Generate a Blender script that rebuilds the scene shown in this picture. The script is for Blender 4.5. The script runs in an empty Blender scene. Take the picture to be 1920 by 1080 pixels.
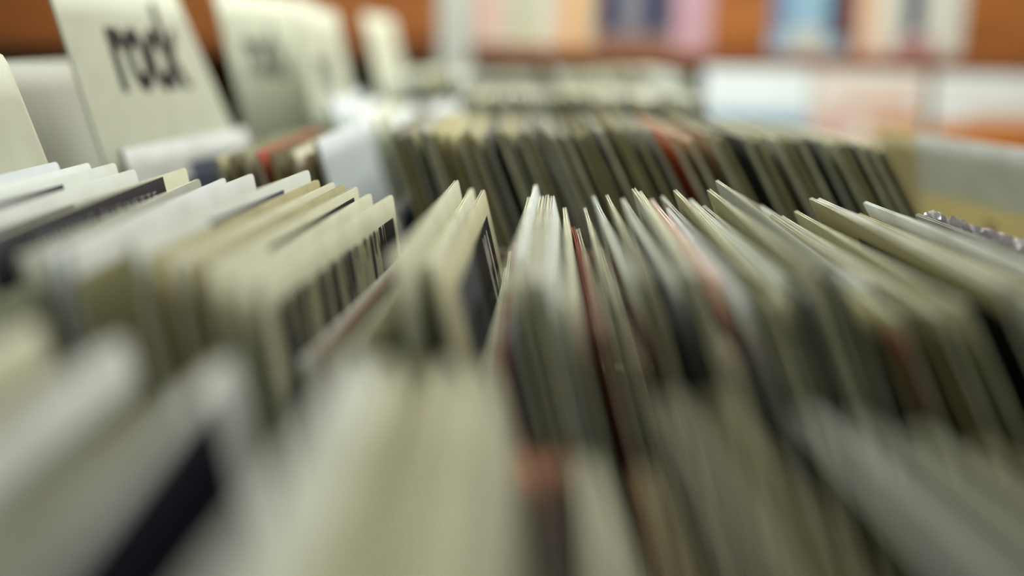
import bpy, bmesh, math, random
from mathutils import Vector, Matrix

sc = bpy.context.scene
C = sc.collection
PI = math.pi

# ------------------------------------------------------------------ camera, world, lights, exposure
FPX = 1600.0
CAM_Z = 1.10
PITCH = math.radians(15.4); ROLL = math.radians(1.4); YAW = math.radians(0.33)
camd = bpy.data.cameras.new('camera'); cam = bpy.data.objects.new('camera', camd); C.objects.link(cam)
camd.sensor_width = 36.0; camd.sensor_fit = 'HORIZONTAL'; camd.lens = FPX / 1920 * 36.0
camd.clip_start = 0.01; camd.clip_end = 50
RM = Matrix.Rotation(YAW, 3, 'Z') @ Matrix.Rotation(PI/2 - PITCH, 3, 'X') @ Matrix.Rotation(ROLL, 3, 'Z')
cam.matrix_world = Matrix.Translation((0, 0, CAM_Z)) @ RM.to_4x4()
camd.dof.use_dof = True
camd.dof.focus_distance = 0.765
camd.dof.aperture_fstop = 0.68
camd.dof.aperture_blades = 0
sc.camera = cam

w = bpy.data.worlds.new('world'); sc.world = w; w.use_nodes = True
w.node_tree.nodes['Background'].inputs[0].default_value = (0.80, 0.90, 0.92, 1)
w.node_tree.nodes['Background'].inputs[1].default_value = 0.17

def area(name, loc, rot, sx, sy, power, col):
    l = bpy.data.lights.new(name, 'AREA'); l.shape = 'RECTANGLE'; l.size = sx; l.size_y = sy
    l.energy = power; l.color = col
    o = bpy.data.objects.new(name, l); C.objects.link(o); o.location = loc; o.rotation_euler = rot
    return o
area('ceiling_light_glow', (0.55, 1.9, 2.62), (0, 0, 0), 1.5, 0.9, 44, (0.975, 1.0, 0.95))
area('ceiling_light_glow', (-0.9, 1.5, 2.62), (0, 0, 0), 0.9, 0.9, 12, (0.90, 0.97, 1.0))
area('ceiling_light_glow', (0.1, -0.9, 2.62), (0, 0, 0), 0.9, 0.5, 4.5, (0.93, 1.0, 0.98))  # added unseen fill behind the camera, lifts the near edges of the sleeves
sc.view_settings.view_transform = 'Standard'
sc.view_settings.look = 'None'
sc.view_settings.exposure = 0.15
sc.view_settings.gamma = 1.0
sc.view_settings.use_curve_mapping = False

# ------------------------------------------------------------------ helpers
def at(px, py, Y):
    d = RM @ Vector(((px-960)/FPX, (540-py)/FPX, -1.0))
    k = Y / d.y
    return Vector((d.x*k, Y, CAM_Z + d.z*k))

def tag(o, label=None, cat=None, group=None, kind=None):
    if label: o['label'] = label
    if cat: o['category'] = cat
    if group: o['group'] = group
    if kind: o['kind'] = kind
    return o

def srgb(r, g, b):
    f = lambda c: (c/255/12.92) if c/255 <= .04045 else ((c/255+.055)/1.055)**2.4
    return (f(r), f(g), f(b), 1)

_mats = {}
def mat(name, col, rough=0.6, rects=(), wear=0.12, streak=None, spec=0.3, wearcol=None, nscale=22):
    """procedural paper/board. rects: (s0,s1,v0,v1,rgb) patches of print or painted shade in the part's own y,z metres.
       streak: (s0,s1,v0,v1,rgb,freq,thr) printed patch broken up into upright drips"""
    key = (name, col, rough, tuple(rects), wear, streak, spec, wearcol, nscale)
    if key in _mats: return _mats[key]
    m = bpy.data.materials.new(name); m.use_nodes = True
    nt = m.node_tree; N = nt.nodes; Lk = nt.links; b = N['Principled BSDF']
    b.inputs['Roughness'].default_value = rough
    b.inputs['Specular IOR Level'].default_value = spec
    tc = N.new('ShaderNodeTexCoord')
    sep = N.new('ShaderNodeSeparateXYZ'); Lk.new(tc.outputs['Object'], sep.inputs[0])
    no = N.new('ShaderNodeTexNoise'); no.inputs['Scale'].default_value = nscale; no.inputs['Detail'].default_value = 5
    Lk.new(tc.outputs['Object'], no.inputs['Vector'])
    base = N.new('ShaderNodeRGB'); base.outputs[0].default_value = srgb(*col)
    cur = base.outputs[0]
    def mix(fac, a, col2):
        x = N.new('ShaderNodeMix'); x.data_type = 'RGBA'
        if isinstance(fac, float): x.inputs[0].default_value = fac
        else: Lk.new(fac, x.inputs[0])
        Lk.new(a, x.inputs[6])
        if isinstance(col2, tuple): x.inputs[7].default_value = col2
        else: Lk.new(col2, x.inputs[7])
        return x.outputs[2]
    def cmpn(src, lo, hi):
        c = N.new('ShaderNodeMath'); c.operation = 'COMPARE'; Lk.new(src, c.inputs[0])
        c.inputs[1].default_value = (lo+hi)/2; c.inputs[2].default_value = (hi-lo)/2
        return c.outputs[0]
    def mul(a, b2):
        c = N.new('ShaderNodeMath'); c.operation = 'MULTIPLY'; Lk.new(a, c.inputs[0]); Lk.new(b2, c.inputs[1]); return c.outputs[0]
    if wear:
        rp = N.new('ShaderNodeMapRange'); Lk.new(no.outputs[0], rp.inputs[0])
        rp.inputs[1].default_value = .42; rp.inputs[2].default_value = .72; rp.inputs[4].default_value = wear*2.2
        cur = mix(rp.outputs[0], cur, srgb(*(wearcol or (112, 108, 66))))
    for (s0, s1, v0, v1, rgb) in rects:
        cur = mix(mul(cmpn(sep.outputs[1], s0, s1), cmpn(sep.outputs[2], v0, v1)), cur, srgb(*rgb))
    if streak:
        s0, s1, v0, v1, rgb, freq, thr = streak
        mp = N.new('ShaderNodeMapping'); mp.inputs['Scale'].default_value = (0.0, freq, freq*0.09)
        Lk.new(tc.outputs['Object'], mp.inputs[0])
        n2 = N.new('ShaderNodeTexNoise'); n2.inputs['Scale'].default_value = 1; n2.inputs['Detail'].default_value = 3
        Lk.new(mp.outputs[0], n2.inputs['Vector'])
        g = N.new('ShaderNodeMath'); g.operation = 'GREATER_THAN'; Lk.new(n2.outputs[0], g.inputs[0]); g.inputs[1].default_value = thr
        cur = mix(mul(g.outputs[0], mul(cmpn(sep.outputs[1], s0, s1), cmpn(sep.outputs[2], v0, v1))), cur, srgb(*rgb))
    Lk.new(cur, b.inputs['Base Color'])
    n3 = N.new('ShaderNodeTexNoise'); n3.inputs['Scale'].default_value = 180
    Lk.new(tc.outputs['Object'], n3.inputs['Vector'])
    bp = N.new('ShaderNodeBump'); bp.inputs['Strength'].default_value = 0.12; bp.inputs['Distance'].default_value = 0.0006
    Lk.new(n3.outputs[0], bp.inputs['Height']); Lk.new(bp.outputs[0], b.inputs['Normal'])
    _mats[key] = m
    return m

def wood(name, c1, c2, scale=1.0, stretch=(1, 1, 14), rough=0.5):
    m = bpy.data.materials.new(name); m.use_nodes = True
    nt = m.node_tree; N = nt.nodes; Lk = nt.links; b = N['Principled BSDF']
    b.inputs['Roughness'].default_value = rough
    tc = N.new('ShaderNodeTexCoord'); mp = N.new('ShaderNodeMapping'); mp.inputs['Scale'].default_value = stretch
    Lk.new(tc.outputs['Object'], mp.inputs[0])
    no = N.new('ShaderNodeTexNoise'); no.inputs['Scale'].default_value = 3*scale; no.inputs['Detail'].default_value = 6
    Lk.new(mp.outputs[0], no.inputs['Vector'])
    cr = N.new('ShaderNodeValToRGB'); cr.color_ramp.elements[0].position = .3; cr.color_ramp.elements[1].position = .7
    cr.color_ramp.elements[0].color = srgb(*c1); cr.color_ramp.elements[1].color = srgb(*c2)
    Lk.new(no.outputs[0], cr.inputs[0]); Lk.new(cr.outputs[0], b.inputs['Base Color'])
    return m

def mesh_obj(name, bm, m, parent=None, loc=None):
    me = bpy.data.meshes.new(name); bm.normal_update(); bm.to_mesh(me); bm.free()
    for x in (m if isinstance(m, (list, tuple)) else [m]): me.materials.append(x)
    o = bpy.data.objects.new(name, me); C.objects.link(o)
    if parent: o.parent = parent
    if loc is not None: o.location = loc
    return o

def box_bm(bm, lo, hi, mi=0):
    x0, y0, z0 = lo; x1, y1, z1 = hi
    vs = [bm.verts.new(p) for p in ((x0,y0,z0),(x1,y0,z0),(x1,y1,z0),(x0,y1,z0),(x0,y0,z1),(x1,y0,z1),(x1,y1,z1),(x0,y1,z1))]
    for f in ((3,2,1,0),(4,5,6,7),(0,1,5,4),(1,2,6,5),(2,3,7,6),(3,0,4,7)):
        fc = bm.faces.new([vs[i] for i in f]); fc.material_index = mi
    return bm

def bevelled(bm, w=0.003, seg=2):
    bmesh.ops.bevel(bm, geom=bm.edges[:], offset=w, segments=seg, affect='EDGES', profile=0.5)
    return bm

def bend(s, v, L, H, bow, curl):
    """how far the board stands out of its plane: a bow across its height and a curled near corner"""
    a = bow * math.sin(PI*v/H)
    k = max(0.0, (0.10 - s)/0.10)
    return a + curl * k*k * (v/H)

def sheet_bm(L, H, w0, t, bow=0, curl=0, ns=10, nv=10, r=0.004, inset=0.0, drop=0.0):
    """board of thickness t in the y(s)-z(v) plane with rounded corners, inner face at x=w0"""
    bm = bmesh.new()
    ss = [0, r*.3, r] + [r + (L-2*r)*i/ns for i in range(1, ns)] + [L-r, L-r*.3, L]
    def vtop(s):
        e = min(s, L-s)
        return 0 if e >= r else r - math.sqrt(max(0, r*r-(r-e)**2))
    rows = []
    for side in (0, 1):
        g = []
        for s in ss:
            cut = vtop(s); col = []
            for j in range(nv+1):
                v = cut + (H-drop-2*cut)*j/nv
                x = w0 + t*side + bend(s, v, L, H, bow, curl)
                col.append(bm.verts.new((x, inset + s*(L-2*inset)/L, v)))
            g.append(col)
        rows.append(g)
    a, b = rows; n = len(ss)
    for i in range(n-1):
        for j in range(nv):
            f = bm.faces.new((a[i][j], a[i][j+1], a[i+1][j+1], a[i+1][j])); f.material_index = 0; f.smooth = True
            f = bm.faces.new((b[i][j], b[i+1][j], b[i+1][j+1], b[i][j+1])); f.material_index = 0; f.smooth = True
    for i in range(n-1):
        for j in (0, nv):
            q = (a[i][j], a[i+1][j], b[i+1][j], b[i][j]) if j == 0 else (a[i][j], b[i][j], b[i+1][j], a[i+1][j])
            f = bm.faces.new(q); f.material_index = 1
    for j in range(nv):
        f = bm.faces.new((a[0][j], b[0][j], b[0][j+1], a[0][j+1])); f.material_index = 1
        f = bm.faces.new((a[-1][j], a[-1][j+1], b[-1][j+1], b[-1][j])); f.material_index = 1
    return bm

EDGE = {'cream': (220, 221, 194), 'white': (222, 226, 216), 'tan': (182, 176, 132), 'grey': (176, 178, 166), 'dark': (46, 44, 42), 'red': (140, 60, 50), 'pink': (196, 132, 104), 'orange': (206, 110, 66)}
INNER = mat('inner_paper', (150, 146, 120), .8)
INNERD = mat('dark_inner_paper', (34, 32, 36), .7)

def edge_m(e): return mat(e + '_board', EDGE[e], .75, wear=.22)

def text_mesh(s, size, bold=0.0, sx=1.0, depth=0.0003, spacing=1.0):
    cu = bpy.data.curves.new('lettering', 'FONT'); cu.body = s; cu.size = size; cu.offset = bold
    cu.extrude = depth; cu.align_x = 'CENTER'; cu.align_y = 'CENTER'; cu.space_character = spacing
    t = bpy.data.objects.new('tmp', cu); C.objects.link(t)
    bpy.context.view_layer.update()
    me = bpy.data.meshes.new_from_object(t.evaluated_get(bpy.context.evaluated_depsgraph_get()))
    bpy.data.objects.remove(t); bpy.data.curves.remove(cu)
    me.materials.clear()
    for v in me.vertices: v.co.x *= sx
    return me

def put_text(parent, s, size, m, x, sc_, vc, bold=0, sx=1, side=1, name='lettering', spacing=1.0, rot=0):
    me = text_mesh(s, size, bold, sx, spacing=spacing); me.materials.append(m)
    o = bpy.data.objects.new(name, me); C.objects.link(o); o.parent = parent
    # text x -> +s for the right-hand face (+x normal)
    if side > 0: M = Matrix(((0,0,1,x),(1,0,0,sc_),(0,1,0,vc),(0,0,0,1)))
    else: M = Matrix(((0,0,-1,x),(-1,0,0,sc_),(0,1,0,vc),(0,0,0,1)))
    o.matrix_local = M @ Matrix.Rotation(rot, 4, 'Z')
    return o

def frame_for(Pn, Pf, lean, H):
    """matrix: local y from near to far along the top edge, z up the sleeve; origin at the near bottom corner"""
    u = (Pf - Pn); u.normalize()
    d = Vector((-math.sin(lean), 0, math.cos(lean)))
    z = (d - u*d.dot(u)).normalized()
    x = u.cross(z).normalized()
    o = Pn - z*H
    M = Matrix((( x.x, u.x, z.x, o.x), (x.y, u.y, z.y, o.y), (x.z, u.z, z.z, o.z), (0,0,0,1)))
    return M

WORDS = 'first second third fourth fifth sixth seventh eighth ninth tenth eleventh twelfth thirteenth fourteenth fifteenth sixteenth seventeenth eighteenth nineteenth twentieth'.split()
TENS = {20: 'twenty', 30: 'thirty', 40: 'forty', 50: 'fifty'}
def ordinal(n):
    if n <= 20: return WORDS[n-1]
    if n >= 60: return 'sixty-' + WORDS[n % 10 - 1] if n > 60 else 'sixtieth'
    if n % 10 == 0: return TENS[n][:-1] + 'ieth'
    return TENS[n//10*10] + '-' + WORDS[n % 10 - 1]

def record(Pn, Pf, lean, H, front, back, edge='cream', gap=.0022, bow=0, curl=0, dark_inner=False, simple=False, L=None, t=.0011, drop=.004):
    L = L or (Pf-Pn).length
    M = frame_for(Pn, Pf, lean, H)
    if simple:
        bm = sheet_bm(L, H, 0, gap+2*t, bow, curl, 6, 6)
        o = mesh_obj('record_sleeve', bm, [front, edge_m(edge)]); o.matrix_world = M
        return o
    root = bpy.data.objects.new('record_sleeve', None); root.empty_display_size = .05; C.objects.link(root)
    root.matrix_world = M
    em = edge_m(edge)
    mesh_obj('front_cover', sheet_bm(L, H, gap/2, t, bow, curl), [front, em], root)
    mesh_obj('back_cover', sheet_bm(L, H, -gap/2-t, t, bow, curl), [back, em], root)
    mesh_obj('inner_sleeve', sheet_bm(L, H, -gap*.3, gap*.6, bow, curl, inset=.004, drop=drop), [INNERD if dark_inner else INNER]*2, root)
    # spine joins the two covers along the near edge
    bm = bmesh.new(); nv = 10
    for x0, x1 in ((-gap/2, gap/2),):
        pr = None
        for j in range(nv+1):
            v = .004 + (H-.010)*j/nv; b = bend(0, v, L, H, bow, curl)
            cur = [bm.verts.new((x0+b, .0002, v)), bm.verts.new((x1+b, .0002, v)), bm.verts.new((x1+b, .0030, v)), bm.verts.new((x0+b, .0030, v))]
            if pr:
                for k in range(4): bm.faces.new((pr[k], pr[(k+1)%4], cur[(k+1)%4], cur[k]))
            else: bm.faces.new(cur[::-1])
            pr = cur
        bm.faces.new(pr)
    mesh_obj('spine', bm, em, root)
    return root

# ------------------------------------------------------------------ the room
plaster = mat('plaster', (176, 176, 160), .85, wear=.1)
struct = lambda n, lo, hi, m: tag(mesh_obj(n, box_bm(bmesh.new(), lo, hi), m), kind='structure')
WY = 2.95
struct('floor', (-2.6, -1.6, -.05), (2.6, WY+.12, 0), wood('floor_boards', (70, 56, 42), (96, 78, 58), 1, (14, 1, 1)))
struct('ceiling', (-2.6, -1.6, 2.7), (2.6, WY+.12, 2.75), mat('ceiling_paint', (214, 214, 204), .9))
struct('wall_back', (-2.6, WY, 0), (2.6, WY+.12, 2.7), wood('orange_panelling', (138, 78, 34), (188, 122, 60), .7, (1, 1, 6)))
struct('wall_left', (-2.72, -1.6, 0), (-2.6, WY+.12, 2.7), plaster)
struct('wall_right', (2.6, -1.6, 0), (2.72, WY+.12, 2.7), plaster)
struct('wall_rear', (-2.6, -1.72, 0), (2.6, -1.6, 2.7), plaster)
lampm = bpy.data.materials.new('lit_diffuser'); lampm.use_nodes = True
lb = lampm.node_tree.nodes['Principled BSDF']; lb.inputs['Emission Color'].default_value = (1, .97, .9, 1); lb.inputs['Emission Strength'].default_value = 3
for (x, y, sx, sy, nm) in ((.55, 1.9, 1.5, .9, 'wide rectangular ceiling light over the right-hand record bins'), (-.9, 1.5, .9, .9, 'square ceiling light over the left-hand record bins'), (.1, -.9, .9, .5, 'added fill light behind the viewpoint, unseen, brightening the near sleeve edges')):  # third fitting is added to go with the rear fill
    r = bpy.data.objects.new('ceiling_light', None); C.objects.link(r); r.location = (x, y, 2.7); tag(r, nm, 'ceiling light')
    fb = bmesh.new()
    for lo, hi in (((-sx/2-.03, -sy/2-.03, -.06), (-sx/2, sy/2+.03, 0)), ((sx/2, -sy/2-.03, -.06), (sx/2+.03, sy/2+.03, 0)), ((-sx/2, -sy/2-.03, -.06), (sx/2, -sy/2, 0)), ((-sx/2, sy/2, -.06), (sx/2, sy/2+.03, 0))):
        box_bm(fb, lo, hi)
    mesh_obj('frame', fb, mat('white_metal', (210, 210, 205), .4, wear=0), r)
    mesh_obj('diffuser', box_bm(bmesh.new(), (-sx/2, -sy/2, -.05), (sx/2, sy/2, -.04)), lampm, r)

# ------------------------------------------------------------------ bins (stepped rows)
ROWS = {  # near y, far y, height of the typical top edge
 'front': (0.055, 0.375, CAM_Z-.135), 'middle': (0.475, 0.795, CAM_Z-.130),
 'third': (0.98, 1.30, CAM_Z-.095), 'fourth': (1.44, 1.76, CAM_Z-.075), 'fifth': (1.86, 2.18, CAM_Z-.045)}
FLOOR = {k: v[2]-.312 for k, v in ROWS.items()}
FLOOR['middle'] = CAM_Z-.155-.285; FLOOR['front'] = CAM_Z-.15-.285; FLOOR['third'] = CAM_Z-.115-.27
binwood = wood('bin_wood', (52, 48, 36), (78, 72, 54), 1.2, (1, 1, 10))
BINX = {'front': (-.72, 1.15), 'middle': (-1.0, 1.40), 'third': (-1.1, 1.40), 'fourth': (-1.1, 1.3), 'fifth': (-1.2, 1.3)}
BACK = {'middle': .055, 'front': .030}
for k, nm in (('front', 'wooden record bin nearest the camera, holding the blurred front row'), ('middle', 'wooden record bin holding the sharp row of sleeves'), ('third', 'wooden record bin directly behind the sharp row'), ('fourth', 'wooden record bin two rows behind the sharp row'), ('fifth', 'wooden record bin furthest back, before the wall shelves')):
    y0, y1, zt = ROWS[k]; zf = FLOOR[k]; x0, x1 = BINX[k]
    r = bpy.data.objects.new('record_bin', None); C.objects.link(r); r.location = (0, (y0+y1)/2, 0); tag(r, nm, 'record bin', 'record bins in rows')
    a, b = -(y1-y0)/2-.030, (y1-y0)/2+BACK.get(k, .012); tp = zf+.12
    def P(n, lo, hi): mesh_obj(n, bevelled(box_bm(bmesh.new(), lo, hi), .002, 1), binwood, r)
    P('bin_base', (x0, a, zf-.018), (x1, b, zf-.0045))
    if k == 'third':
        fp = mesh_obj('front_panel', bevelled(box_bm(bmesh.new(), (x0, a-.014, zf-.018), (x1, a, CAM_Z-.215)), .003, 2), mat('worn_pale_paint', (150, 146, 130), .6, wear=.3, wearcol=(176, 120, 104), nscale=9), r)
        fp['label'] = 'pale worn front board'
    else: P('front_panel', (x0, a-.014, zf-.018), (x1, a, tp))
    P('back_panel', (x0, b, zf-.018), (x1, b+.014, tp))
    P('side_panel', (x0-.014, a-.014, zf-.018), (x0, b+.014, tp)); P('side_panel', (x1, a-.014, zf-.018), (x1+.014, b+.014, tp))
    for lx in (x0+.02, x1-.07):
        for ly in (a+.01, b-.06): P('leg', (lx, ly, 0), (lx+.05, ly+.05, zf-.018))

# ------------------------------------------------------------------ cover papers
def cov(kind, rnd=None, H=.315, L=.315):
    r = rnd or random
    T = H
    if kind == 'cream': return mat('cream_cover', (202, 204, 178), .6)
    if kind == 'white': return mat('white_cover', (214, 220, 214), .55, wear=.06)
    if kind == 'bluewhite': return mat('bluish_white_cover', (202, 211, 213), .5, wear=.04)
    if kind == 'grey': return mat('grey_cover', (150, 152, 142), .6)
    if kind == 'olive': return mat('olive_cover', (136, 136, 104), .65, wear=.2)
    if kind == 'tan': return mat('tan_cover', (168, 162, 122), .7, wear=.2)
    if kind == 'brown': return mat('brown_cover', (78, 72, 42), .65)
    if kind == 'black': return mat('black_cover', (24, 24, 32), .35, wear=.04, spec=.5)
    if kind == 'charcoal': return mat('charcoal_cover', (84, 86, 82), .5, wear=.15)
    if kind == 'navy': return mat('navy_cover', (34, 36, 58), .4, wear=.05, spec=.4)
    if kind == 'red': return mat('red_cover', (132, 42, 34), .5, wear=.1)
    if kind == 'blue': return mat('blue_cover', (96, 122, 158), .5, wear=.15)
    if kind == 'orange': return mat('orange_cover', (196, 98, 50), .5, wear=.1)
    if kind == 'pink': return mat('pink_cover', (206, 156, 146), .6, wear=.1)
COLW = {'cream': 'cream', 'white': 'white', 'bluewhite': 'bluish white', 'grey': 'grey', 'olive': 'olive', 'tan': 'tan', 'brown': 'brown', 'black': 'black', 'navy': 'navy', 'charcoal': 'charcoal', 'red': 'dark red', 'blue': 'blue', 'orange': 'orange', 'pink': 'pink'}

pk = [None]
def pack(Pf, Pn, th, zf, thick):
    """stand a sleeve against its left-hand neighbour without entering it: spacing kept at both ends, at foot and top height"""
    zr = zf + .29; h = Pf.z - zf
    if pk[0] is not None:
        ff, fn, tf, tn, pt = pk[0]
        g = (max(pt, thick) + .0007)/math.cos(th)
        for _ in range(3):
            tx = lambda P, z: P.x + (P.z - z)*math.tan(th)
            d = tf + g - tx(Pf, zr)
            if d > 0: Pf = Pf + Vector((d, 0, 0))
            d = tn + g - tx(Pn, zr)
            if d > 0: Pn = Pn + Vector((d, 0, 0))
            need = max(ff + g - tx(Pf, zf), fn + g - tx(Pn, zf), 0)
            if need > 0: th = math.atan(math.tan(th) + need/h)
            g = (max(pt, thick) + .0007)/math.cos(th)
    tx = lambda P, z: P.x + (P.z - z)*math.tan(th)
    pk[0] = (tx(Pf, zf), tx(Pn, zf), tx(Pf, zr), tx(Pn, zr), thick)
    return Pf, Pn, th

# ------------------------------------------------------------------ MIDDLE ROW (in focus)
def lean_mid(x):  # degrees, tops lean to the left; more so to the right
    pts = [(-.5, 14), (-.4, 12), (-.3, 9), (-.12, 8), (-.03, 14), (.04, 15), (.12, 21), (.22, 28), (.32, 35), (.5, 40), (.8, 42)]
    if x <= pts[0][0]: return math.radians(pts[0][1])
    for (a, b), (c, d) in zip(pts, pts[1:]):
        if x <= c: return math.radians(b + (d-b)*(x-a)/(c-a))
    return math.radians(pts[-1][1])

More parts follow.
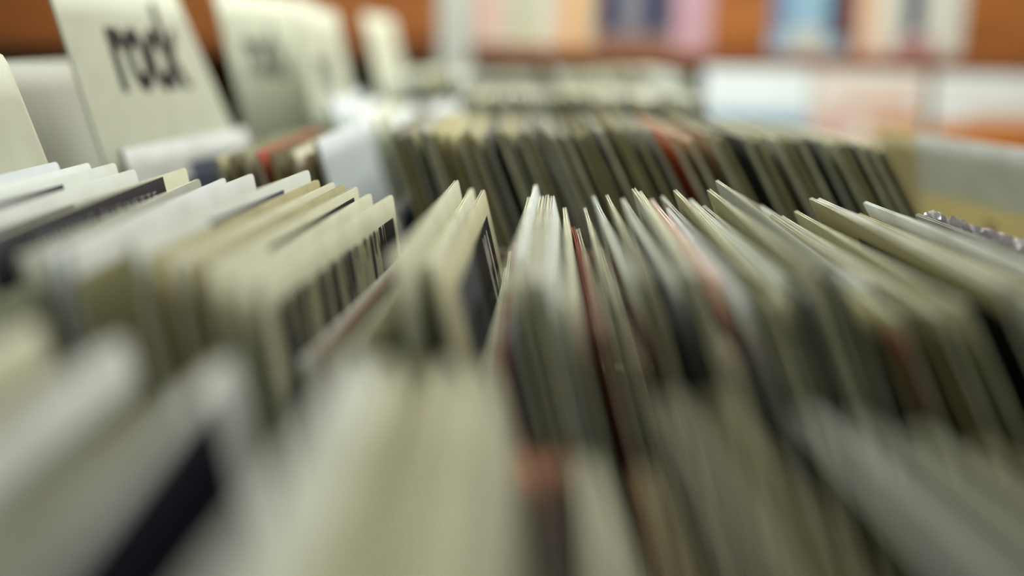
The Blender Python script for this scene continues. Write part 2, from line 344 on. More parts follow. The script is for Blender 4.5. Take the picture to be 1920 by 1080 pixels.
# (far px, far py, near px or None, y shift, front kind, back kind, edge, label or None, options)
BK = (26, 25, 34)
MID = [
 (105, 303, None, 0, 'bluewhite', 'cream', 'white', 'pale blue-white worn sleeve at the left edge below the tall blank card', {}),
 (165, 305, None, 0, 'white', 'cream', 'cream', None, {}),
 (214, 305, None, 0, ('S', 'white', .0, .218, .030, .006, BK), 'cream', 'cream', 'cream sleeve with a thin black strip, second left of the white-lettered black strip', {}),
 (250, 317, None, 0, ('S', 'white', .0, .195, .040, .012, (60, 62, 62)), 'cream', 'white', 'pale sleeve with a charcoal strip, directly left of the white-lettered black strip', {}),
 (346, 314, None, 0, ('S', 'cream', .0, .262, .036, .0012, BK), 'olive', 'cream', 'cream sleeve with white capital letters on a long black top strip', {'text': ('JOHNNY BURNETTE', .0110)}),
 (372, 335, 34, 0, 'grey', 'cream', 'cream', None, {}),
 (420, 333, 88, 0, 'bluewhite', 'tan', 'white', None, {}),
 (472, 325, 120, 0, ('P', 'white', [(0, .15, 0, -.020, (132, 130, 98))]), 'olive', 'white', 'broad bluish-white sleeve with a rounded far corner, right of the lettered black strip', {'H': 0}),  # olive near patch is mostly shading, painted into the front
 (577, 318, 240, 0, ('S', 'white', .10, .245, .022, .008, (50, 54, 74)), 'tan', 'cream', 'pale sleeve with short ink marks near its far corner, left of two black-banded sleeves', {}),
 (596, 336, 275, 0, 'tan', 'tan', 'tan', None, {}),
 (625, 341, 318, 0, ('S', 'cream', .06, .285, .024, .007, (32, 32, 34)), 'tan', 'cream', 'cream sleeve with a scuffed black band, left of a twin black band', {}),
 (645, 345, 350, 0, 'tan', 'brown', 'tan', None, {}),
 (668, 349, 385, 0, ('S', 'cream', .09, .300, .026, .008, (22, 22, 26)), 'brown', 'cream', 'cream sleeve with a glossy black band, right of a twin black band', {}),
 (694, 362, 430, 0, 'cream', 'tan', 'cream', None, {}),
 (735, 364, 478, 0, 'DRIP', 'olive', 'cream', 'cream bordered sleeve with dark dripping pattern facing right', {}),
 (768, 464, 562, 0, 'grey', 'grey', 'grey', None, {}),
 (790, 452, 600, 0, 'brown', 'brown', 'red', None, {}),
 (822, 440, 665, 0, 'olive', 'olive', 'cream', None, {}),
 (856, 337, 738, 0, ('P', 'cream', [(0, .315, 0, .20, (110, 106, 80))]), 'olive', 'cream', 'broad cream sleeve with the tall pointed corner left of the black photo cover', {'curl': -.003}),
 (884, 352, 800, .05, 'cream', 'tan', 'cream', 'cream sleeve pushed back, its rounded corner left of the black photo cover', {}),
 (906, 355, 822, 0, 'PHOTO', 'brown', 'cream', 'cream bordered sleeve with a black photograph and white strokes, at centre left', {'curl': -.003}),
 (950, 500, 900, 0, 'olive', 'cream', 'cream', None, {}),
 (957, 470, 922, 0, 'olive', 'olive', 'cream', None, {}),
 (967, 452, 935, 0, 'red', 'red', 'red', 'low dark red sleeve just right of the black photo cover', {}),
 (978, 430, 948, 0, 'blue', 'grey', 'grey', None, {}),
 (992, 368, 952, 0, 'cream', 'olive', 'cream', None, {}),
 (1004, 345, 968, .05, 'white', 'white', 'white', 'blurred rounded white sleeve corner standing up behind the centre bunch', {}),
 (1016, 366, 985, 0, 'cream', 'olive', 'cream', None, {}),
 (1026, 364, 1006, 0, 'cream', 'black', 'cream', None, {'dark': True}),
 (1036, 366, 1022, 0, 'white', 'grey', 'white', None, {}),
 (1058, 388, 1072, 0, 'cream', 'cream', 'cream', None, {'curl': -.003}),
 (1072, 424, 1122, 0, 'red', ('P', 'red', [(0, .315, 0, .25, (60, 24, 26))]), 'red', 'dark red sleeve between cream sleeves right of the centre bunch', {}),
 (1083, 428, 1125, 0, 'olive', 'pink', 'cream', None, {}),
 (1096, 388, 1150, 0, 'cream', 'cream', 'cream', None, {}),
 (1120, 462, 1197, 0, 'orange', ('P', 'orange', [(0, .315, 0, .24, (40, 24, 26)), (0, .315, .24, .262, (150, 46, 34))]), 'cream', 'orange and black sleeve low among the cream sleeves at centre', {}),
 (1137, 364, 1215, 0, 'cream', ('P', 'olive', [(.22, .33, -.095, -.060, (228, 156, 122)), (0, .33, 0, -.095, (34, 26, 28))]), 'cream', 'thin cream sleeve with a sharp bright tip at centre', {}),
 (1166, 420, 1258, 0, 'black', 'black', 'dark', None, {'dark': True}),
 (1187, 352, 1290, 0, 'cream', ('P', 'grey', [(.20, .33, -.100, -.062, (234, 164, 124)), (0, .33, 0, -.100, (26, 24, 30))]), 'cream', 'grey-backed cream sleeve, left one of two tall tips right of centre', {}),
 (1199, 357, 1308, 0, 'cream', 'olive', 'cream', 'olive-backed cream sleeve, right one of two tall tips right of centre', {}),
 (1212, 452, 1330, 0, 'orange', ('P', 'orange', [(0, .315, 0, .262, (18, 17, 24))]), 'cream', 'black sleeve with an orange top, low between cream sleeves', {'dark': True}),
 (1230, 470, 1374, 0, 'black', 'black', 'grey', None, {'dark': True}),
 (1250, 388, 1398, 0, 'white', 'bluewhite', 'white', 'white sleeve with a dark dot at its far corner, right of centre', {'dot': True}),
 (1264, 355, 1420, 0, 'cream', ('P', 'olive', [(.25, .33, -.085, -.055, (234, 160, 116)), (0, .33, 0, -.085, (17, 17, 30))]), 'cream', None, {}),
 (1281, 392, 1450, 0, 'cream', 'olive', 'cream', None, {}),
 (1303, 388, 1480, 0, 'black', ('P', 'olive', [(0, .21, 0, -.018, (17, 17, 30)), (.21, .33, 0, -.09, (18, 18, 30))]), 'cream', None, {'dark': True}),  # dark patches paint the shadow between sleeves into the back cover
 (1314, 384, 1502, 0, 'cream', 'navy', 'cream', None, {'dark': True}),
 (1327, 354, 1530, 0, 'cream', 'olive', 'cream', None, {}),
 (1342, 337, 1560, 0, 'cream', ('P', 'grey', [(0, .21, 0, -.018, (17, 17, 30)), (.21, .33, 0, -.09, (18, 18, 30))]), 'cream', 'tallest pale sleeve with a pointed tip, right half of the sharp row', {}),  # near and lower dark on the back is painted gap shadow
 (1388, 402, 1640, 0, 'tan', ('P', 'olive', [(0, .21, 0, -.018, (17, 17, 30)), (.21, .33, 0, -.09, (18, 18, 30))]), 'tan', None, {}),  # same painted gap shadow on the back
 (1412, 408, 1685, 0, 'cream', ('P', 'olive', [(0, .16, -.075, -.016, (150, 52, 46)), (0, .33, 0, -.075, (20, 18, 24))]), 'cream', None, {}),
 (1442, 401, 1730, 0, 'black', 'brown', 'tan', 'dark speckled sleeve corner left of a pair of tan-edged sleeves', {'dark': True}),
 (1462, 404, 1765, 0, 'cream', ('P', 'olive', [(0, .21, 0, -.018, (17, 17, 30)), (.21, .33, 0, -.09, (18, 18, 30))]), 'cream', None, {}),  # back darkened by painted shadow, near end and below
 (1489, 394, 1810, 0, 'tan', 'olive', 'cream', 'olive sleeve with a pale edge just left of the brown stepped corner', {}),
 (1517, 370, 1870, 0, 'tan', ('P', 'olive', [(.27, .33, 0, .33, (96, 84, 52)), (0, .22, 0, -.020, (22, 22, 26))]), 'cream', 'brown sleeve with pale rubbed edge and red-tinged corner at right', {}),  # near dark patch is shadow painted on the back; brown corner is its own
 (1531, 371, 1905, 0, 'white', 'grey', 'white', None, {}),
 (1552, 390, 1945, 0, 'cream', ('P', 'grey', [(0, .21, 0, -.018, (17, 17, 30)), (.21, .33, 0, -.09, (18, 18, 30))]), 'cream', None, {}),  # shadow between neighbours painted on the back
 (1607, 399, 2040, 0, 'tan', 'tan', 'tan', None, {}),
 (1618, 377, 2065, 0, 'white', ('P', 'white', [(0, .315, 0, .315, (176, 184, 186))]), 'white', 'pale grey sleeve with a bright thin edge, right of the sharp row', {}),
 (1668, 398, 2140, 0, 'grey', 'grey', 'grey', None, {}),
 (1715, 400, 2210, 0, 'navy', 'grey', 'grey', None, {}),
]
MID += [  # sleeves pushed back in the bin: their soft tips show between the sharp ones
 (1112, 366, None, .05, 'grey', 'white', 'white', None, {}),
 (1166, 370, None, .05, 'cream', 'white', 'grey', None, {}),
 (1216, 372, None, .05, 'pink', 'pink', 'white', None, {}),
 (1238, 366, None, .05, 'grey', 'grey', 'white', None, {}),
 (1292, 372, None, .05, 'cream', 'white', 'white', None, {}),
 (1368, 372, None, .05, 'white', 'white', 'white', None, {}),
 (1394, 380, None, .05, 'white', 'grey', 'white', None, {}),
 (1424, 384, None, .05, 'grey', 'white', 'grey', None, {}),
]
MID.sort(key=lambda m: (m[0]-980)*(.795+m[3]))
def resolve(kind, L, H):
    if isinstance(kind, str):
        if kind == 'DRIP':
            return mat('dripping_print', (202, 203, 176), .55, wear=.1, rects=((.012, L-.010, 0, H-.022, (150, 147, 120)), (L-.045, L-.012, 0, H-.020, (34, 34, 36)), (0.012, L-.012, 0, H-.080, (52, 54, 66))), streak=(.012, L-.012, 0, H-.020, (30, 31, 40), 75, .50))
        if kind == 'PHOTO':
            return mat('photo_print', (196, 194, 160), .4, wear=.1, spec=.2, rects=((.045, L-.035, H-.16, H-.022, (84, 88, 96)), (.15, L-.030, H-.16, H-.020, (20, 20, 26)), (.07, .13, H-.15, H-.05, (50, 52, 60))), streak=(.22, L-.05, H-.085, H-.028, (224, 224, 214), 150, .54))
        return cov(kind)
    if kind[0] == 'S':
        _, base, s0, s1, d0, d1, rgb = kind
        c = {'white': (206, 212, 204), 'cream': (202, 204, 178)}[base]
        return mat('banded_cover', c, .5, rects=((s0, s1, H-d0, H-d1, rgb),), wear=.07, spec=.10)
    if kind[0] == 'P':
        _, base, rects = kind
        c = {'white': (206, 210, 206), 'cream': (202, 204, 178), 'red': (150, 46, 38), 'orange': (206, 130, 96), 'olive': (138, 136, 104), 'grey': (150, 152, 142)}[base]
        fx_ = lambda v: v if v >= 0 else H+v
        return mat('print_shade_cover', c, .5, rects=tuple((a, b, fx_(cc), fx_(d), e) for a, b, cc, d, e in rects), wear=.1, spec=.15)

whiteink = mat('white_ink', (176, 178, 178), .5, wear=.1)
blackink = mat('black_ink', (34, 34, 38), .5, wear=0)
# ------------------------------------------------------------------ divider cards
cardm = lambda: mat('card_stock', (206, 210, 190), .6, wear=.05)
def card(nb, fb, nt, ft, Yn_, Yf_, zf, label, text=None, tsz=.07, ts=.5, tv=.1, sx=1.0, bold=.004, taper=0, row_grey=None):
    """nb/fb: bottom visible pixels of near and far edges; nt: a pixel higher up on the near edge (gives the lean)"""
    A = at(nb[0], nb[1], Yn_); B = at(nt[0], nt[1], Yn_)
    th = math.atan2(A.x-B.x, B.z-A.z)
    Ff = at(fb[0], fb[1], Yf_)
    Fx = Ff.x + (Ff.z-A.z)*math.tan(th)
    T = at(ft[0], ft[1], Yf_).z
    Pn = Vector((A.x - (T-A.z)*math.tan(th), Yn_, T)); Pf = Vector((Fx - (T-A.z)*math.tan(th), Yf_, T))
    Pf, Pn, th = pack(Pf, Pn, th, zf, .0016)
    L = (Pf-Pn).length; H = (T-zf)/math.cos(th)
    M = frame_for(Pn, Pf, th, H)
    root = bpy.data.objects.new('divider_card', None); C.objects.link(root); root.matrix_world = M
    bm = sheet_bm(L, H, -.0008, .0016, 0, 0, r=.012)
    for v in bm.verts: v.co.y *= 1 - taper*max(0, (v.co.z-H+.26)/.26)
    cm = cardm() if text or row_grey is None else row_grey
    mesh_obj('card', bm, [cm, cm], root)
    if text:
        put_text(root, text, tsz, blackink, .0012, L*ts, H-tv, bold=bold, sx=sx)['label'] = 'printed black lowercase lettering'
    tag(root, label, 'divider', 'tall divider cards between record sections')
    return root
z3 = FLOOR['third']; z4 = FLOOR['fourth']; z5 = FLOOR['fifth']
def build_cards(row):
    if row == 'middle':
        card((-480, 430), (88, 302), (-566, 260), (-6, 96), .48, .795, FLOOR['middle'], 'tall blank cream divider card cut off by the left edge')
    elif row == 'third':
        card((20, 330), (205, 290), (-50, 130), (150, 112), .985, 1.295, z3, 'pale grey blank card between the left edge card and the legible rock card', row_grey=mat('grey_card_stock', (178, 180, 168), .6, wear=.05))
        card((200, 290), (452, 240), (95, 0), (340, -14), .985, 1.295, z3, 'tall cream divider card with the most legible rock lettering', 'rock', .150, .46, .084, sx=.52, bold=.0048, taper=.20)
    elif row == 'fourth':
        card((470, 235), (640, 205), (408, 20), (560, 2), 1.445, 1.755, z4, 'cream divider card with blurred lettering, right of the legible rock card', 'rock', .135, .33, .100, sx=.50, bold=.003)
        card((590, 235), (672, 215), (552, 40), (640, 24), 1.445, 1.755, z4, 'cream divider card with faint lettering, right-hand one of the blurred overlapping pair', 'rock', .12, .40, .105, sx=.50, bold=.001, taper=.1)
    elif row == 'fifth':
        card((716, 190), (768, 180), (684, 50), (718, 35), 1.865, 2.175, z5, 'small pale divider card poking up against orange wood')
rnd = random.Random(4)
Yn0, Yf0, ztop = ROWS['middle']
placed = []
pk[0] = None; build_cards('middle')
for i, (fx, fy, nx, dy, fr, bk, ed, label, opt) in enumerate(MID):
    Pf = at(fx, fy, Yf0+dy)
    Yn = Yf0 + dy - .316
    if nx is None: Pn = Vector((Pf.x, Yn, Pf.z))
    else:
        q = at(nx, 520, Yn); Pn = Vector((q.x, Yn, Pf.z))
        q = at(nx + 0, 100 + (fy-100)*1.62, Yn); Pn.x = q.x
        if abs(Pn.x-Pf.x) > .05: Pn.x = Pf.x + math.copysign(.05, Pn.x-Pf.x)
    th = lean_mid(Pf.x)
    zf = FLOOR['middle']
    H = (Pf.z - zf)/math.cos(th)
    gp = rnd.uniform(.0008, .0016); tt = rnd.uniform(.0007, .0010)
    Pf, Pn, th = pack(Pf, Pn, th, zf, gp+2*tt)
    H = (Pf.z - zf)/math.cos(th)
    L = .316
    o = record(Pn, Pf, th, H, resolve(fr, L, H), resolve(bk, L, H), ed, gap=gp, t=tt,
               bow=0, curl=opt.get('curl', 0), dark_inner=opt.get('dark', False), L=L)
    ck = bk if Pf.x > .02 else fr
    cname = COLW.get(ck if isinstance(ck, str) else ck[1], 'printed')
    o['label'] = label or f'{cname} sleeve with {dict(dark="dark", red="dark red").get(ed, ed)} edge, {ordinal(i+1)} from the left in the sharp middle row'
    o['category'] = 'record'; o['group'] = 'record sleeves filed in the sharp middle row'
    fc = .0012+.0011+.0004
    if 'text' in opt:
        t1, sz = opt['text']
        tx = put_text(o, t1, sz, whiteink, .0022, .146, H-.0150, bold=0, sx=1.45, spacing=1.38)
        tx['label'] = 'white capital lettering'
    if opt.get('dot'):
        bm = bmesh.new(); bmesh.ops.create_cone(bm, cap_ends=True, segments=20, radius1=.006, radius2=.006, depth=.0006)
        d = mesh_obj('sticker', bm, cov('navy'), o); d.matrix_local = Matrix.Translation((-.0026, L-.012, H-.014)) @ Matrix.Rotation(PI/2, 4, 'Y')
        d['label'] = 'round navy sticker'
    placed.append(o)

pk_mid = pk[0]
# ------------------------------------------------------------------ FRONT ROW (heavily blurred, right under the camera)
FRONT = [ # far px, py, near dx (m), front, back, edge, label
 (-160, 610, 0, 'cream', 'olive', 'cream', 'cream sleeve of the front row just inside the left edge'),
 (60, 600, 0, ('P', 'cream', [(0, .33, 0, -.02, (150, 146, 110))]), 'olive', 'cream', 'yellowish cream sleeve at the left end of the blurred front row'),
 (225, 632, 0, ('P', 'white', [(0, .33, 0, -.026, (124, 124, 96))]), 'tan', 'white', 'white topped sleeve left of the one with a black lower cover'),
 (425, 668, 0, ('P', 'white', [(0, .287, 0, -.006, (16, 16, 30))]), 'tan', 'white', 'white bordered sleeve with a large black cover picture at bottom left'),
 (668, 655, 0, ('P', 'white', [(0, .33, 0, .20, (150, 150, 126))]), 'cream', 'white', 'pale grey-white broad sleeve right of the big black cover'),
 (728, 668, 0, 'cream', 'cream', 'cream', 'cream sleeve right of the pale grey-white one in the front row'),
 (790, 690, .0, 'olive', 'olive', 'tan', 'olive sleeve between two yellowish cream ones in the front row'),
 (840, 672, .0, 'cream', 'tan', 'cream', 'wide yellowish cream sleeve left of the dark red gap'),
 (905, 682, .0, 'cream', 'tan', 'cream', 'yellowish cream sleeve beside the dark red gap'),
 (985, 838, .0, ('P', 'orange', [(0, .29, 0, .33, (70, 58, 46)), (.26, .33, 0, -.016, (70, 22, 20))]), ('P', 'orange', [(0, .29, 0, .33, (48, 40, 34)), (.26, .33, 0, -.012, (60, 20, 20))]), 'dark', 'low dark red sleeve with a salmon top at bottom centre'),
 (1040, 842, .0, ('P', 'orange', [(0, .30, 0, .33, (40, 36, 32)), (.26, .33, 0, -.012, (70, 22, 20))]), ('P', 'orange', [(0, .29, 0, .33, (96, 84, 68)), (.27, .33, 0, -.010, (70, 24, 20))]), 'dark', 'salmon edged sleeve right of the low dark red one'),
 (1098, 850, .002, 'cream', 'cream', 'cream', 'narrow cream sleeve right of the two salmon topped ones'),
 (1205, 872, .006, 'olive', ('P', 'orange', [(0, .33, 0, -.010, (92, 84, 70))]), 'tan', 'low sleeve with an orange corner right of centre at the bottom'),
 (1250, 735, .010, 'tan', 'tan', 'cream', 'tan sleeve whose far corner rises below the glossy black sleeves'),
 (1330, 735, .012, 'olive', 'olive', 'tan', 'large olive sleeve right of the tan one in the front row'),
 (1500, 765, .030, 'white', 'grey', 'white', 'pale grey sleeve running down to the bottom right corner'),
 (1585, 775, .035, 'grey', 'grey', 'grey', 'grey sleeve next right of the pale one at bottom right'),
 (1700, 800, .04, 'grey', 'olive', 'cream', 'olive sleeve with a cream edge at lower right'),
 (1820, 830, .04, 'olive', 'navy', 'tan', 'dark sleeve with a tan edge at the lower right edge'),
 (1960, 840, .04, 'navy', 'navy', 'grey', 'dark blue-grey sleeve beyond the lower right edge'),
]
def lean_front(px): return math.radians(9 + 27*max(0, min(1, (px-600)/1000)))
Yn0, Yf0, _ = ROWS['front']
pk[0] = None
for fx, fy, ndx, fr, bk, ed, label in FRONT:
    Pf = at(fx, fy, Yf0); zf = FLOOR['front']
    if Pf.z < zf+.2: Pf.z = zf+.2
    Pn = Vector((Pf.x+ndx, Yf0-.316, Pf.z)); th = lean_front(fx)
    Pf, Pn, th = pack(Pf, Pn, th, zf, .005)
    H = (Pf.z-zf)/math.cos(th)
    o = record(Pn, Pf, th, H, resolve(fr, .316, H), resolve(bk, .316, H), ed, gap=.0026, L=.316, t=.0012)
    tag(o, label, 'record', 'record sleeves filed in the blurred front row')

# ------------------------------------------------------------------ THIRD ROW (behind the sharp row)
def row_record(px, py, Y, Lr, th, zf, front, back, ed, simple, dx=0, gap=.0030, t=.0012, packed=False):
    Pn = at(px, py, Y); Pf = Vector((Pn.x+dx, Y+Lr, Pn.z))
    if packed: Pf, Pn, th = pack(Pf, Pn, th, zf, gap+2*t)
    H = (Pn.z-zf)/math.cos(th)
    return record(Pn, Pf, th, H, resolve(front, Lr, H), resolve(back, Lr, H), ed, gap=gap, simple=simple, L=Lr, t=t, drop=.006), Pn, H
rnd = random.Random(11)
Yn, Yf, _ = ROWS['third']
third = [ # near px, py, front, back, edge, lean, label
 (224, 281, ('P', 'white', [(.13, .28, 0, -.030, (84, 92, 104)), (.08, .315, 0, -.05, (60, 66, 78))]), 'brown', 'white', 14, 'bluish white sleeve with a dark picture in front of the sharpest rock card'),
 (405, 296, 'tan', 'brown', 'cream', 14, 'rounded cream sleeve corner right of the sleeve with the dark picture'),
 (430, 290, 'brown', 'brown', 'tan', 14, None), (455, 288, 'olive', 'brown', 'cream', 14, None),
 (478, 285, ('P', 'red', []), 'red', 'cream', 15, 'cream edged sleeve with thin red lines, left of the blank white sleeve'), (505, 284, 'brown', 'brown', 'tan', 15, None),
 (548, 284, 'cream', 'tan', 'cream', 15, 'cream sleeve edge right against the blank white sleeve'),
 (572, 290, 'brown', 'red', 'tan', 15, None),
 (590, 262, 'bluewhite', 'olive', 'white', 15, 'large blank white sleeve face left of the tightly packed third row'),
 (742, 392, ('P', 'grey', [(0, .2, 0, -.012, (84, 96, 122))]), 'grey', 'grey', 16, 'small blue-grey record poking up beside the blank white sleeve'),
]
for px in [735, 752, 766, 788, 800, 816, 836, 858, 872, 886, 908, 934, 948, 972, 986, 1010, 1024, 1038, 1060, 1086, 1100, 1126, 1150, 1164, 1190, 1216]:
    k = rnd.choices(['olive', 'brown', 'black', 'charcoal', 'tan', 'grey', 'cream'], [5, 3, 2, 4, 3, 5, 3])[0]
    third.append((px, 246 + rnd.uniform(-8, 8) + (px-735)*.008, k, k, rnd.choice(['cream', 'tan', 'grey', 'tan', 'grey']), 17+13*(px-735)/480, None))
third += [
 (1256, 250, 'orange', ('P', 'orange', [(0, .33, 0, .33, (220, 112, 66))]), 'cream', 31, 'sleeve with a burnt orange cover in the row behind the sharp one'),
 (1292, 262, 'pink', 'olive', 'cream', 31, None), (1330, 250, 'olive', 'olive', 'cream', 31, 'olive sleeve right of the burnt orange cover'),
 (1352, 258, 'black', 'charcoal', 'tan', 31, None), (1395, 255, 'grey', 'charcoal', 'cream', 31, None), (1420, 262, 'olive', 'black', 'tan', 31, None),
 (1452, 258, 'cream', 'grey', 'cream', 32, None), (1475, 262, 'brown', 'brown', 'tan', 32, None), (1498, 263, 'brown', 'black', 'cream', 32, None),
 (1530, 262, 'grey', 'charcoal', 'grey', 32, None), (1560, 268, 'olive', 'olive', 'cream', 33, None), (1580, 272, 'black', 'brown', 'tan', 33, None),
 (1606, 270, 'olive', 'charcoal', 'cream', 33, None), (1630, 276, 'olive', 'black', 'cream', 34, None), (1655, 282, 'tan', 'black', 'tan', 34, None),
]
pk[0] = None; build_cards('third')
for i, (px, py, fr, bk, ed, ln, label) in enumerate(third):
    th = math.radians(ln)
    o, Pn, H = row_record(px, py, Yn+(rnd.uniform(-.006, .006)), .315 if py < 350 else .18, th, FLOOR['third'], fr, bk, ed, False, packed=True)
    kn = bk if isinstance(bk, str) else bk[1]
    if px > 700 and label is None:
        if px < 1250: label = f'{COLW[kn]} sleeve with {ed} edge, {ordinal(len([q for q in third[:i+1] if q[0] > 742])+1)} in the packed stretch of the third row'
        else: label = f'{COLW[kn]} sleeve with {ed} edge, {ordinal(len([q for q in third[:i+1] if q[0] > 1256]))} to the right of the burnt orange cover'
    if label is None:
        label = f'{COLW[kn]} backed sleeve, {ordinal(i+1)} from the left end of the third row'
    tag(o, label, 'record', 'record sleeves filed in the third row')

# a large smooth sleeve at the right end of the third row: only its left face shows
def right_big(fx, fy, row, dx, back, ed, label, th):
    Yn_, Yf_, _ = ROWS[row]; zf = FLOOR[row]
    Pf = at(fx, fy, Yf_-.006); Pn = Vector((Pf.x+dx, Yf_-.006-.312, Pf.z))
    Pf, Pn, th = pack(Pf, Pn, th, zf, .004); H = (Pf.z-zf)/math.cos(th)
    o = record(Pn, Pf, th, H, cov('grey'), back(H), ed, gap=.0014, t=.001, L=.318)
    return tag(o, label, 'record', 'record sleeves filed in the ' + row + ' row'), H
o, H = right_big(1716, 250, 'third', .075, lambda H: mat('grey_tan_print', (198, 206, 206), .5, rects=((0, .33, 0, H-.088, (226, 216, 164)),), wear=.08), 'grey', 'smooth grey sleeve with a tan lower band and small dark number at far right', math.radians(14))
put_text(o, '22', .020, blackink, -.0022, .175, H-.118, bold=.0006, side=-1)['label'] = 'small dark number'

# ------------------------------------------------------------------ FOURTH and FIFTH ROWS
tmpl = {}
def far_row(key, pxs, py0, jit, group, labf, lean0, seed, kinds=([5, 4, 3, 3, 2, 1, 1])):
    r = random.Random(seed); Yn, Yf, _ = ROWS[key]
    for i, px in enumerate(pxs):
        py = py0 + r.uniform(-jit, jit)
        k = r.choices(['olive', 'grey', 'cream', 'tan', 'white', 'navy', 'brown'], kinds)[0]
        ed = r.choice(['cream', 'grey', 'grey', 'white', 'tan']); th = math.radians(lean0 + r.uniform(-1, 1))
        lab = None
        if isinstance(px, tuple): px, py, k, lab = px; ed = 'white'
        Pn = at(px, py, Yn+r.uniform(0, .003)); zf = FLOOR[key]; H = .32
        _, Pn, th = pack(Pn+Vector((0, .315, 0)), Pn, th, zf, .0068)
        tk = (k, ed)
        if tk not in tmpl:
            tmpl[tk] = record(Vector((0, 0, H)), Vector((0, .315, H)), 0, H, cov(k), cov(k), ed, gap=.004, simple=True, L=.315, t=.0014); o = tmpl[tk]
        else:
            o = tmpl[tk].copy(); C.objects.link(o)
        H2 = (Pn.z-zf)/math.cos(th)
        o.matrix_world = frame_for(Pn, Pn+Vector((0, .315, 0)), th, H2) @ Matrix.Diagonal((1, 1, H2/H, 1))
        o['label'] = lab or labf(px, k, ed); o['category'] = 'record'; o['group'] = group
def seg(px): return 'left of centre' if px < 900 else ('about the centre' if px < 1150 else 'right of centre')
pk[0] = None; build_cards('fourth')
far_row('fourth', [(610, 188, 'bluewhite', 'bright white blurred sleeve face just right of the overlapping rock cards'), (655, 205, 'white', 'white blurred sleeve slanting beside the bright white one in the fourth row'),
                   (700, 214, 'cream', 'blurred cream sleeve above the left end of the packed third row'), (730, 218, 'bluewhite', 'whitish blurred sleeve top above the blank white sleeve'),
                   (765, 216, 'grey', 'grey blurred sleeve top left of a pair of white tops in the fourth row'), (800, 206, 'bluewhite', 'white blurred sleeve top, left one of a pair in the fourth row'),
                   (832, 210, 'white', 'white blurred sleeve top, right one of a pair in the fourth row')] + [862+i*15 for i in range(31)], 184, 5, 'record sleeves filed in the fourth row',
        lambda px, k, ed: f'blurred {COLW[k]} sleeve with {ed} edge in the fourth row, {seg(px)}', 20, 5)
right_big(1642, 238, 'fourth', .0, lambda H: mat('olive_tan_cover', (206, 198, 150), .6, wear=.12), 'tan', 'olive-tan sleeve standing behind the smooth grey one at far right', math.radians(18))
pk[0] = None; build_cards('fifth')
far_row('fifth', [740+i*15 for i in range(37)], 138, 5, 'record sleeves filed in the fifth row',
        lambda px, k, ed: f'faint {COLW[k]} sleeve with {ed} edge in the furthest record row, {seg(px)}', 16, 6, [2, 5, 4, 2, 5, 0, 0])

# ------------------------------------------------------------------ wall shelf with displayed records
shelfw = wood('shelf_wood', (110, 60, 28), (150, 88, 42), 1.0, (1, 1, 8))
SZ = CAM_Z + .004
r = bpy.data.objects.new('wall_shelf', None); C.objects.link(r); r.location = (0, WY-.16, SZ)
mesh_obj('shelf_board', bevelled(box_bm(bmesh.new(), (-2.2, -.16, -.028), (2.2, .155, 0)), .003), shelfw, r)
mesh_obj('ledge', bevelled(box_bm(bmesh.new(), (-2.2, -.175, -.028), (2.2, -.162, .016)), .003), shelfw, r)
for x in (-2.1, -1.0, .62, 1.9): mesh_obj('bracket', bevelled(box_bm(bmesh.new(), (x, -.10, -.16), (x+.02, .138, -.03)), .002), shelfw, r)
tag(r, 'long orange-brown wooden wall shelf carrying displayed covers', 'shelf')
r = bpy.data.objects.new('display_ledge', None); C.objects.link(r); LZ = CAM_Z-.338; r.location = (1.2, WY-.42, LZ)
mesh_obj('shelf_board', bevelled(box_bm(bmesh.new(), (-1.0, -.16, -.028), (1.0, .135, 0)), .003), shelfw, r)
mesh_obj('ledge', bevelled(box_bm(bmesh.new(), (-1.0, -.175, -.028), (1.0, -.162, .03)), .003), shelfw, r)
tag(r, 'lower wooden display ledge at right holding three upright record covers', 'shelf')
# darker cloth-like panel below the shelf
pnl = mesh_obj('backing_board', bevelled(box_bm(bmesh.new(), (-2.3, WY-.016, .25), (2.3, WY-.002, SZ-.03)), .003), mat('grey_green_paint', (132, 136, 114), .8))
tag(pnl, 'grey-green painted backing board below the wall shelf', 'panel')

def display(px0, px1, pyb, htop, Y, base, rects, name, label, z=None, tilt=6, th=.006, parts=()):
    """upright cover facing the room; rects in own x,z metres (0..W, 0..H)"""
    A = at(px0, pyb, Y); B = at(px1, pyb, Y); W = B.x-A.x
    zb = z if z is not None else A.z
    bm = bevelled(box_bm(bmesh.new(), (0, 0, 0), (W, th, htop)), .0015, 1)
    m = mat('display_cover', base, .45, wear=.04)
    root = bpy.data.objects.new(name, None); C.objects.link(root); root.location = (A.x, Y, zb); root.rotation_euler = (math.radians(-tilt), 0, 0)
    mesh_obj('cover', bm, m, root)
    for (x0, x1, z0, z1, rgb, pn) in rects:
        bb = box_bm(bmesh.new(), (x0*W, -.0012, z0*htop), (x1*W, -.0001, z1*htop))
        mesh_obj(pn, bb, mat('print', rgb, .45, wear=.03), root)
    tag(root, label, 'record cover', 'covers displayed face out along the back wall')
    return root
YD = WY-.50
lz = LZ
display(1318, 1522, 240, .315, YD, (232, 242, 242), [(.02, .98, .0, .50, (84, 92, 122), 'cover_print'), (.04, .96, .50, .62, (150, 182, 206), 'cover_print')], 'record_cover', 'bright bluish white cover displayed below the wall shelf', z=lz+.002, tilt=10)
display(1524, 1738, 260, .315, YD, (226, 218, 206), [(.30, .88, .68, .77, (216, 168, 146), 'cover_print'), (.02, .36, .40, .66, (216, 182, 170), 'cover_print'), (.50, .98, .40, .60, (208, 150, 108), 'cover_print')], 'record_cover', 'cream and pink cover displayed between the blue-white and the orange-based covers', z=lz+.002, tilt=10)
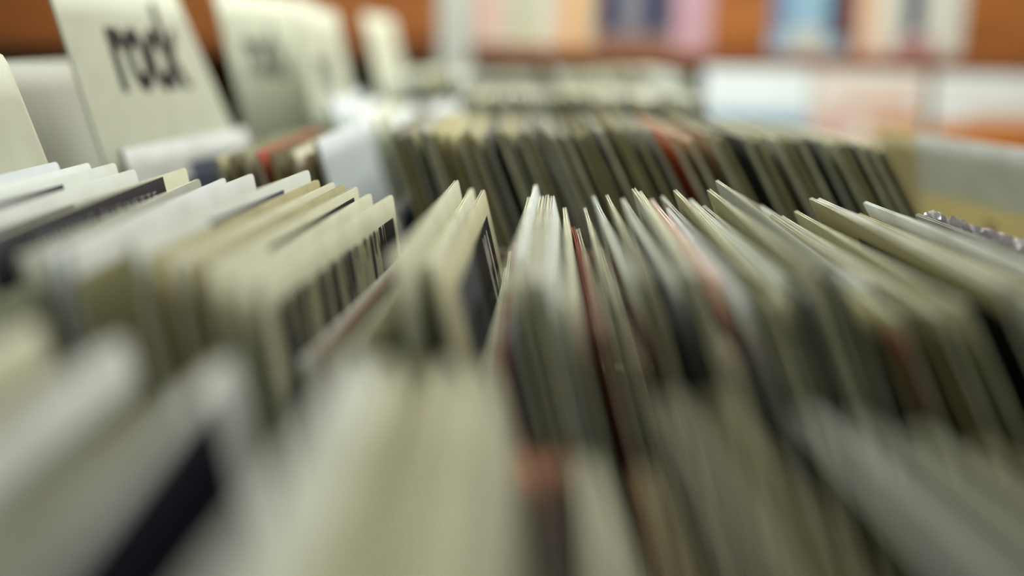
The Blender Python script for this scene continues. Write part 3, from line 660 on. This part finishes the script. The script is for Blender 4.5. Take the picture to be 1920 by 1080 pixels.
display(1752, 1985, 260, .315, YD, (232, 236, 232), [(.02, .98, .34, .56, (206, 124, 44), 'cover_print'), (.35, .98, .02, .33, (80, 38, 24), 'cover_print'), (.3, .98, .57, .68, (222, 194, 176), 'cover_print')], 'record_cover', 'white cover with an orange and brown base at the right edge below the shelf', z=lz+.002, tilt=10)
YS = WY-.235
display(885, 1052, 60, .315, YS, (206, 198, 182), [(.06, .3, .14, .9, (222, 190, 178), 'cover_print'), (.45, .75, .1, .8, (190, 196, 170), 'cover_print')], 'record_cover', 'pale cream and pink cover standing on the shelf left of centre', z=SZ, tilt=5)
display(1054, 1112, 60, .25, YS, (214, 164, 106), [(.5, .9, .1, .9, (200, 190, 160), 'cover_print')], 'record_cover', 'narrow pale orange cover on the shelf beside the dark blue one', z=SZ, tilt=5)
display(1116, 1262, 60, .30, YS, (120, 122, 128), [(.05, .30, .22, .95, (38, 42, 78), 'cover_print'), (.62, .92, .22, .95, (38, 42, 80), 'cover_print'), (.05, .95, .0, .2, (134, 108, 98), 'cover_print')], 'record_cover', 'grey cover with dark blue blocks on the shelf', z=SZ, tilt=5)
display(1264, 1332, 60, .30, YS, (190, 158, 166), [(.1, .5, .2, .9, (184, 142, 158), 'cover_print')], 'record_cover', 'mauve pink cover on the shelf right of the dark blue blocks', z=SZ, tilt=5)
display(1444, 1590, 60, .30, YS, (140, 176, 196), [(.0, .22, .25, 1., (104, 124, 158), 'cover_print'), (.74, 1., .20, .9, (52, 54, 82), 'cover_print'), (.25, .72, .02, .3, (186, 192, 184), 'cover_print')], 'record_cover', 'light blue cover with a dark blue side on the shelf', z=SZ, tilt=5)
display(1612, 1808, 60, .31, YS, (206, 208, 196), [(.02, .2, .02, .9, (214, 186, 160), 'cover_print'), (.42, .60, .25, .95, (58, 58, 84), 'cover_print'), (.35, .75, .05, .22, (168, 130, 130), 'cover_print')], 'record_cover', 'white cover with a dark central figure block at the right of the shelf', z=SZ, tilt=5)
post = mesh_obj('shelf_post', bevelled(box_bm(bmesh.new(), (-.045, -.02, 0), (.045, .02, 2.68)), .004), mat('white_paint', (206, 212, 202), .5, wear=.05))
pp = at(852, 100, WY-.42); post.location = (pp.x, pp.y, 0); tag(post, 'upright white painted post in front of the shelf left of centre', 'post')

# ------------------------------------------------------------------ clear plastic sleeve at the right of the sharp row
pm = bpy.data.materials.new('clear_plastic'); pm.use_nodes = True
b = pm.node_tree.nodes['Principled BSDF']; b.inputs['Base Color'].default_value = (.80, .86, .92, 1); b.inputs['Roughness'].default_value = .12
b.inputs['Transmission Weight'].default_value = .75; b.inputs['IOR'].default_value = 1.35
nn = pm.node_tree.nodes.new('ShaderNodeTexNoise'); nn.inputs['Scale'].default_value = 60
bb = pm.node_tree.nodes.new('ShaderNodeBump'); bb.inputs['Strength'].default_value = .6; bb.inputs['Distance'].default_value = .004
pm.node_tree.links.new(nn.outputs[0], bb.inputs['Height']); pm.node_tree.links.new(bb.outputs[0], b.inputs['Normal'])
rr = random.Random(3)
Pf = at(1750, 416, .795); Pn = Vector((Pf.x+.03, .48, Pf.z)); pk[0] = pk_mid
Pf, Pn, th = pack(Pf, Pn, math.radians(37), FLOOR['middle'], .009); H = (Pf.z-FLOOR['middle'])/math.cos(th)
o = record(Pn, Pf, th, H, cov('navy'), cov('grey'), 'grey', gap=.002, L=.315)
tag(o, 'record in a crinkled clear plastic wrapper at the right edge of the sharp row', 'record', 'record sleeves filed in the sharp middle row')
bm = bmesh.new(); g = []
for i in range(81):
    s = .318*i/80; row = []
    for j, (x, v) in enumerate(((-.0035, H-.10), (-.0045, H-.012), (-.004, H+.004), (.0, H+.009), (.004, H+.003), (.0045, H-.012), (.0035, H-.10))):
        k = 1 if 0 < j < 6 else .2
        row.append(bm.verts.new((x + rr.uniform(-.0014, .0014)*k, s, v + .004*k + rr.uniform(-.0045, .0045)*k)))
    g.append(row)
for i in range(80):
    for j in range(6): bm.faces.new((g[i][j], g[i+1][j], g[i+1][j+1], g[i][j+1]))
mesh_obj('plastic_wrapper', bm, pm, o)['label'] = 'shiny crinkled clear plastic wrapper'
